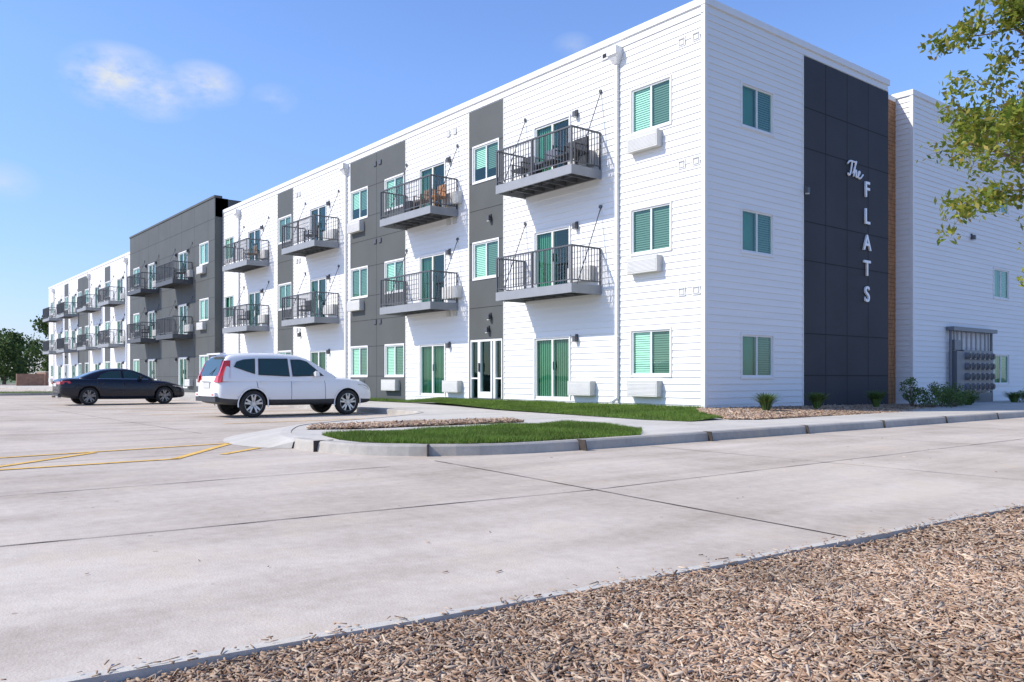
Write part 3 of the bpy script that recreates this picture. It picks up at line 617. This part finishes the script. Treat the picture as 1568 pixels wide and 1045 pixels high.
def wheel(parent,x,y,r,side,alloy):
    w=MB(); s=side; prof=[(0.0,r*.66),(0.015,r*.72),(.02,r*.9),(.0,r*.985),(-.05,r),(-.17,r),(-.21,r*.95),(-.22,r*.6)]
    n=36
    rp_=[(0.012,r*.74),(.014,r*.69),(-.03,r*.65),(-.12,r*.62)]
    for pr,k in((prof,'tire'),(rp_,alloy)):
        for (a,ra),(b,rb) in zip(pr,pr[1:]):
            for j in range(n):
                t0=2*math.pi*j/n;t1=2*math.pi*(j+1)/n
                w.face([(x+s*a,y+ra*math.cos(t0),r+ra*math.sin(t0)),(x+s*a,y+ra*math.cos(t1),r+ra*math.sin(t1)),(x+s*b,y+rb*math.cos(t1),r+rb*math.sin(t1)),(x+s*b,y+rb*math.cos(t0),r+rb*math.sin(t0))],k)
    w.face([(x-s*.1,y+r*.64*math.cos(2*math.pi*j/n),r+r*.64*math.sin(2*math.pi*j/n)) for j in range(n)],'black')
    for i in range(5):
        for da in(-.17,.17):
            t=2*math.pi*i/5+.3; t1=t+da*1.3; c0=(y+.07*r*math.cos(t),r+.07*r*math.sin(t)); c1=(y+.69*r*math.cos(t1),r+.69*r*math.sin(t1)); tx,tz=-math.sin(t),math.cos(t)
            w0,w1=.032,.022
            w.hexa([(x-s*.04,c0[0]-tx*w0,c0[1]-tz*w0),(x-s*.04,c1[0]-tx*w1,c1[1]-tz*w1),(x-s*.04,c1[0]+tx*w1,c1[1]+tz*w1),(x-s*.04,c0[0]+tx*w0,c0[1]+tz*w0),(x-s*.005,c0[0]-tx*w0,c0[1]-tz*w0),(x+s*.006,c1[0]-tx*w1,c1[1]-tz*w1),(x+s*.006,c1[0]+tx*w1,c1[1]+tz*w1),(x-s*.005,c0[0]+tx*w0,c0[1]+tz*w0)],alloy)
    w.tube((x-s*.05,y,r),(x+s*.005,y,r),r*.16,alloy,n=14)
    w.obj('wheel',parent)
def car(loc,rz,kind,paint,sy=1):
    e=empty('parked_car',loc,rz)
    if kind=='suv':
        low=[(0.02,.50,.90,.66),(0.05,.42,.97,.80),(.16,.36,1.02,.885),(.5,.32,1.05,.91),(1.0,.30,1.06,.915),(2.2,.29,1.04,.915),(3.1,.29,1.03,.915),(3.5,.29,1.06,.91),(3.9,.29,1.03,.90),(4.3,.30,.97,.885),(4.55,.31,.88,.84),(4.68,.34,.76,.76),(4.74,.40,.66,.64)]
        gh=[(.08,1.0,.80,1.03,.78,1.04),(.20,1.0,.86,1.32,.76,1.37),(.30,1.0,.88,1.56,.70,1.63),(.5,1.0,.885,1.63,.68,1.705),(1.3,1.0,.89,1.66,.68,1.74),(2.2,1.0,.89,1.64,.67,1.72),(2.62,1.0,.885,1.57,.66,1.65),(3.0,1.0,.88,1.37,.70,1.43),(3.4,1.0,.86,1.14,.76,1.19),(3.64,1.0,.82,1.04,.76,1.06)]
        wy=(.98,3.83); wr=.355; wsh=(6,8); rg=(0,1)
        wins_=[[(3.10,1.10),(2.12,1.08),(2.12,1.55),(2.42,1.55),(2.62,1.50)],[(2.04,1.08),(1.13,1.12),(1.18,1.56),(2.04,1.57)],[(1.04,1.14),(.47,1.33),(.56,1.47),(.75,1.53),(1.09,1.56)]]
        seams=[[(3.12,.42),(3.10,1.04)],[(2.08,.40),(2.08,1.06)],[(1.25,.62),(1.1,.8),(1.06,1.08)]]; hand=[(2.22,.90),(1.27,.93)]
    else:
        low=[(0.02,.45,.85,.62),(.06,.38,.95,.78),(.25,.30,1.0,.87),(.6,.25,1.02,.905),(1.3,.22,.99,.915),(2.2,.2,.96,.915),(3.2,.2,.94,.91),(3.7,.2,.93,.90),(4.2,.21,.86,.87),(4.55,.23,.76,.81),(4.75,.26,.66,.72),(4.83,.32,.57,.58)]
        gh=[(.62,.93,.76,.98,.72,1.0),(1.05,.93,.82,1.15,.68,1.20),(1.5,.93,.84,1.29,.62,1.365),(2.0,.93,.85,1.35,.60,1.43),(2.6,.93,.85,1.34,.61,1.42),(2.95,.93,.84,1.24,.64,1.30),(3.35,.93,.82,1.07,.70,1.12),(3.65,.93,.78,.96,.70,.97)]
        wy=(1.05,3.9); wr=.335; wsh=(4,6); rg=(0,1)
        wins_=[[(3.25,1.0),(2.34,1.0),(2.34,1.315),(2.6,1.31),(2.8,1.24)],[(2.26,1.0),(1.38,1.02),(1.5,1.18),(1.8,1.29),(2.26,1.32)]]
        seams=[[(3.28,.35),(3.3,.96)],[(2.3,.32),(2.3,.98)],[(1.5,.45),(1.35,.7),(1.33,.98)]]; hand=[(2.42,.80),(1.5,.83)]
    secs=[]
    for y,zb,zt,hw in low:
        h=zt-zb; secs.append((y,[(0,zb),(.6*hw,zb),(.93*hw,zb+.01),(.985*hw,zb+.22*h),(hw,zb+.45*h),(.99*hw,zb+.74*h),(.955*hw,zt-.06),(.90*hw,zt),(.6*hw,zt+.025),(0,zt+.035)]))
    body=loft('body',secs,lambda i,j:('plast' if (j<=2 and kind=='suv') or j<=1 else paint),e)
    body.data.materials.append(M['plast'])
    e.location=(0,0,0); e.rotation_euler=(0,0,0)
    cut=MB()
    for y in wy:
        for s in(-1,1): cut.tube((s*.60,y,wr+.01),(s*1.05,y,wr+.01),wr+.055,'plast',n=40)
    co=cut.obj('wheel_wells',e)
    bo=body.modifiers.new('b','BOOLEAN'); bo.object=co; bo.operation='DIFFERENCE'; bo.solver='EXACT'
    try: bo.material_mode='TRANSFER'
    except Exception: pass
    bpy.context.view_layer.update()
    dg=bpy.context.evaluated_depsgraph_get(); dg.update()
    me=bpy.data.meshes.new_from_object(body.evaluated_get(dg)); body.modifiers.clear(); body.data=me; bpy.data.objects.remove(co)
    e.location=loc; e.rotation_euler=(0,0,rz); e.scale=(1,sy,1)
    gs=[]
    for y,zb,hwb,ze,hwt,zt in gh:
        gs.append((y,[(hwb,zb-.05),(hwb,zb),(hwb*.5+hwt*.5+.012,(zb+ze)/2),(hwt,ze),(hwt-.07,ze*.35+zt*.65),(hwt*.5,zt-.005),(0,zt)]))
    loft('cabin',gs,lambda i,j:('cglass' if (j>=4 and j<50 and (wsh[0]<=i<=wsh[1] or rg[0]<=i<=rg[1])) else paint),e,closed=False)
    def sx(y,z):
        for a,b in zip(gh,gh[1:]):
            if a[0]<=y<=b[0]:
                t=(y-a[0])/(b[0]-a[0]); q=[u+(v-u)*t for u,v in zip(a,b)]; k=(z-q[1])/(max(.05,q[3]-q[1])); return q[2]+(q[4]-q[2])*min(1,max(0,k))+.05*min(1,max(0,k))*(1-min(1,max(0,k)))
        return .8
    def bx(y,z):
        for a,b in zip(low,low[1:]):
            if a[0]<=y<=b[0]:
                t=(y-a[0])/(b[0]-a[0]); zb,zt,hw=[u+(v-u)*t for u,v in zip(a[1:],b[1:])]; k=(z-zb)/(zt-zb)
                P=[(0,.93),(.22,.985),(.45,1),(.74,.99),(.92,.955),(1,.9)]
                for (k0,v0),(k1,v1) in zip(P,P[1:]):
                    if k0<=k<=k1: return hw*(v0+(v1-v0)*(k-k0)/(k1-k0))
                return hw*.93
        return low[-1][3]
    d=MB()
    for s in(-1,1):
        for wp in wins_:
            c=(sum(p[0] for p in wp)/len(wp),sum(p[1] for p in wp)/len(wp))
            for sc,off,k in((1.0,.012,'black'),(.93,.015,'cglass')):
                pts=[(c[0]+(p[0]-c[0])*sc,c[1]+(p[1]-c[1])*(sc if sc==1 else .90)) for p in wp]
                d.face([(s*(sx(*p)+off),p[0],p[1]) for p in pts],k)
        for sm_ in seams:
            pp=[]
            for (y0,z0),(y1,z1) in zip(sm_,sm_[1:]):
                for i in range(6): t=i/6; pp.append((y0+(y1-y0)*t,z0+(z1-z0)*t))
            pp.append(sm_[-1])
            for (y0,z0),(y1,z1) in zip(pp,pp[1:]): d.face([(s*(bx(y0,z0)+.001),y0-.006,z0),(s*(bx(y0,z0)+.001),y0+.006,z0),(s*(bx(y1,z1)+.001),y1+.006,z1),(s*(bx(y1,z1)+.001),y1-.006,z1)],'black')
        for y,z in hand:
            x=bx(y,z); d.box(min(s*(x-.01),s*(x+.035)),max(s*(x-.01),s*(x+.035)),y-.09+.0,y+.09,z-.016,z+.016,paint)
        if kind=='suv':
            for y in wy:
                for q in range(18):
                    t0=math.pi*(-.06+1.12*q/18);t1=math.pi*(-.06+1.12*(q+1)/18); R0,R1=wr+.05,wr+.085
                    pts=[(y+R0*math.cos(t0),wr+R0*math.sin(t0)),(y+R0*math.cos(t1),wr+R0*math.sin(t1)),(y+R1*math.cos(t1),wr+R1*math.sin(t1)),(y+R1*math.cos(t0),wr+R1*math.sin(t0))]
                    d.face([(s*(bx(a,max(b,.4))+.010),a,b) for a,b in pts],paint)
        my=wins_[0][0][0]-.28; mz=wins_[0][0][1]+.02; x=sx(my,mz)
        d.hexa([(s*(x-.02),my-.05,mz-.02),(s*(x+.2),my-.07,mz-.03),(s*(x+.19),my+.06,mz-.02),(s*(x-.02),my+.06,mz-.01),(s*(x-.02),my-.05,mz+.06),(s*(x+.2),my-.07,mz+.12),(s*(x+.18),my+.04,mz+.10),(s*(x-.02),my+.04,mz+.05)],paint)
        if kind=='suv':
            pr=[(.04,.92),(.33,.95),(.34,1.08),(.40,1.50),(.27,1.50),(.16,1.25),(.06,1.05)]
            outer=[]
            for y,z in pr: 
                xx=(bx(max(.06,y),z) if z<1.05 else sx(max(.09,y),z))+.014; outer.append((s*xx,y,z))
            d.face(outer,'red')
            d.hexa([(s*.60,.0,.93),(s*.80,.035,.93),(s*.86,.1,.93),(s*.60,.1,.93),(s*.68,.04,1.1),(s*.80,.06,1.1),(s*.85,.14,1.1),(s*.68,.14,1.1)],'red')
            d.hexa([(s*.70,.07,1.1),(s*.80,.075,1.1),(s*.85,.16,1.1),(s*.70,.16,1.1),(s*.66,.235,1.5),(s*.72,.24,1.5),(s*.74,.33,1.5),(s*.66,.33,1.5)],'red')
            d.hexa([(s*.80,4.22,.74),(s*.60,4.66,.72),(s*.55,4.6,.72),(s*.7,4.2,.74),(s*.885,4.2,.86),(s*.66,4.62,.82),(s*.55,4.5,.84),(s*.7,4.2,.88)],'lamp')
            d.face([(s*(bx(4.15,.86)+.006),4.15,.88),(s*(bx(4.45,.74)+.006),4.45,.74),(s*(bx(4.6,.72)+.008),4.6,.70),(s*(bx(4.55,.80)+.01),4.55,.82)],'lamp')
        else:
            d.face([(s*(bx(.07,.8)+.006),.07,.80),(s*(bx(.42,.82)+.006),.42,.84),(s*(bx(.36,.92)+.006),.36,.92),(s*(bx(.08,.9)+.008),.08,.92)],'red')
            d.hexa([(s*.3,.0,.80),(s*.78,.03,.80),(s*.80,.1,.80),(s*.3,.1,.8),(s*.3,.01,.9),(s*.78,.045,.9),(s*.80,.1,.9),(s*.3,.1,.9)],'red')
            d.face([(s*(bx(4.2,.72)+.006),4.2,.74),(s*(bx(4.6,.62)+.008),4.6,.62),(s*(bx(4.72,.62)+.01),4.72,.60),(s*(bx(4.6,.68)+.01),4.6,.70)],'lamp')
            for i in range(12):
                y0=3.28-1.92*i/12;y1=3.28-1.92*(i+1)/12; z0=.982+.02*i/12
                d.face([(s*(sx(y0,z0)+.02),y0,z0),(s*(sx(y1,z0)+.02),y1,z0),(s*(sx(y1,z0+.014)+.02),y1,z0+.016),(s*(sx(y0,z0+.014)+.02),y0,z0+.016)],'chrome')
            d.tube((s*.55,-.005,.3),(s*.55,.12,.3),.045,'chrome',n=10)
    if kind=='suv':
        d.hexa([(-.66,.085,1.10),(.66,.085,1.10),(.66,.2,1.10),(-.66,.2,1.10),(-.60,.235,1.52),(.60,.235,1.52),(.60,.35,1.52),(-.60,.35,1.52)],'cglass')
        d.box(-.5,.5,.2,.36,1.66,1.70,paint); d.box(-.26,.26,-.0,.05,.78,.92,'ptac'); d.box(-.3,.3,.0,.05,.93,.955,'chrome')
        d.box(-.76,.76,-.02,.2,.42,.54,'plast'); d.box(-.74,.74,-.03,.15,.56,.66,paint)
        for s in(-1,1): d.box(s*.6-.07,s*.6+.07,-.035,0,.585,.62,'red')
        d.tube((0,.45,1.70),(0,.30,1.86),.006,'black',n=5)
        d.tube((.1,.07,1.14),(.4,.17,1.32),.01,'black',n=5)
    else: d.box(-.26,.26,-.0,.05,.72,.84,'ptac'); d.box(-.6,.6,.0,.2,.36,.44,'plast')
    d.obj('trim_lights_and_glass',e)
    for y in wy:
        for s in(-1,1):
            wheel(e,s*(.905 if kind=='suv' else .895),y,wr,s,'alloy' if kind=='suv' else 'alloyd')
    return e
car((-8.93,-9.50,0.008),0,'suv','paintw',.965)
car((-22.2,-10.75,0.008),0,'sedan','paintk',.965)
car((-101,-4.5,0.008),R(-90),'suv','paintk')
# ---------------------------------------------------------------- LIGHT / WORLD
sd=Vector((-.5,-1,1.0)).normalized()
su=bpy.data.lights.new('sun','SUN'); su.energy=4.8; su.angle=R(.5); su.color=(1,.93,.82)
so=bpy.data.objects.new('sun',su); S.collection.objects.link(so); so.rotation_euler=sd.to_track_quat('Z','Y').to_euler()
w=bpy.data.worlds.new('World'); S.world=w; w.use_nodes=True; nt=w.node_tree; L=nt.links.new
bg=nt.nodes['Background']; sky=N(nt,'ShaderNodeTexSky',sky_type='NISHITA'); sky.sun_disc=False; sky.sun_elevation=math.asin(sd.z); sky.sun_rotation=math.atan2(sd.x,sd.y)%(2*math.pi)
sky.air_density=1.0; sky.dust_density=.5; sky.ozone_density=2.5
tc=N(nt,'ShaderNodeTexCoord')
# horizon haze slightly dimmer and bluer than the model sky
sx_=N(nt,'ShaderNodeSeparateXYZ'); L(tc.outputs['Generated'],sx_.inputs[0])
hr=N(nt,'ShaderNodeMapRange'); hr.inputs[1].default_value=0; hr.inputs[2].default_value=.33; hr.inputs[3].default_value=0; hr.inputs[4].default_value=1; L(sx_.outputs['Z'],hr.inputs[0])
hc=N(nt,'ShaderNodeMixRGB'); hc.inputs[1].default_value=(.84,.88,1.22,1); hc.inputs[2].default_value=(1.15,1.30,1.66,1); L(hr.outputs[0],hc.inputs[0])
tint=N(nt,'ShaderNodeVectorMath',operation='MULTIPLY'); L(hc.outputs[0],tint.inputs[1]); L(sky.outputs[0],tint.inputs[0])
L(tint.outputs[0],bg.inputs[0]); bg.inputs[1].default_value=.15
nz=N(nt,'ShaderNodeTexNoise',Scale=11.,Detail=9.,Roughness=.62); mp=N(nt,'ShaderNodeMapping'); mp.inputs['Scale'].default_value=(1,1,2.0); L(tc.outputs['Generated'],mp.inputs[0]); L(mp.outputs[0],nz.inputs['Vector'])
acc=None
for dvec,rad,am in(((-1.0779,.2551,.3615),.062,1.1),((-1.05,.29,.345),.055,.8),((-1.01,.335,.352),.045,.9),((-.955,.40,.335),.03,.35),((-1.17,.145,.238),.04,.3),((-.74,.69,.405),.025,.25)):
    dv=Vector(dvec).normalized(); di=N(nt,'ShaderNodeVectorMath',operation='DISTANCE')
    sc=N(nt,'ShaderNodeVectorMath',operation='MULTIPLY'); sc.inputs[1].default_value=(1,1,1.7); L(tc.outputs['Generated'],sc.inputs[0]); L(sc.outputs[0],di.inputs[0]); di.inputs[1].default_value=(dv.x,dv.y,dv.z*1.7)
    mr=N(nt,'ShaderNodeMapRange'); mr.inputs[1].default_value=0; mr.inputs[2].default_value=rad; mr.inputs[3].default_value=am; mr.inputs[4].default_value=0; L(di.outputs['Value'],mr.inputs[0])
    if acc is None: acc=mr
    else:
        mx=N(nt,'ShaderNodeMath',operation='MAXIMUM'); L(acc.outputs[0],mx.inputs[0]); L(mr.outputs[0],mx.inputs[1]); acc=mx
r2=N(nt,'ShaderNodeMapRange'); r2.inputs[1].default_value=.38; r2.inputs[2].default_value=.62; r2.inputs[3].default_value=0; r2.inputs[4].default_value=1.5; L(nz.outputs['Fac'],r2.inputs[0])
ml=N(nt,'ShaderNodeMath',operation='MULTIPLY'); ml.use_clamp=True; L(acc.outputs[0],ml.inputs[0]); L(r2.outputs[0],ml.inputs[1])
bg2=N(nt,'ShaderNodeBackground'); bg2.inputs[0].default_value=(.86,.92,1,1); bg2.inputs[1].default_value=.86
ms=N(nt,'ShaderNodeMixShader'); L(ml.outputs[0],ms.inputs[0]); L(bg.outputs[0],ms.inputs[1]); L(bg2.outputs[0],ms.inputs[2]); L(ms.outputs[0],nt.nodes['World Output'].inputs[0])
# ---------------------------------------------------------------- CAMERA
cd=bpy.data.cameras.new('camera'); cd.sensor_width=36; cd.lens=29.1; cd.shift_y=.0357; cd.clip_end=4000; cd.clip_start=.05
c=bpy.data.objects.new('camera',cd); S.collection.objects.link(c); c.location=(13.27,-16.93,1.06); c.rotation_euler=(R(90),0,math.atan2(.7792,.6266)); S.camera=c
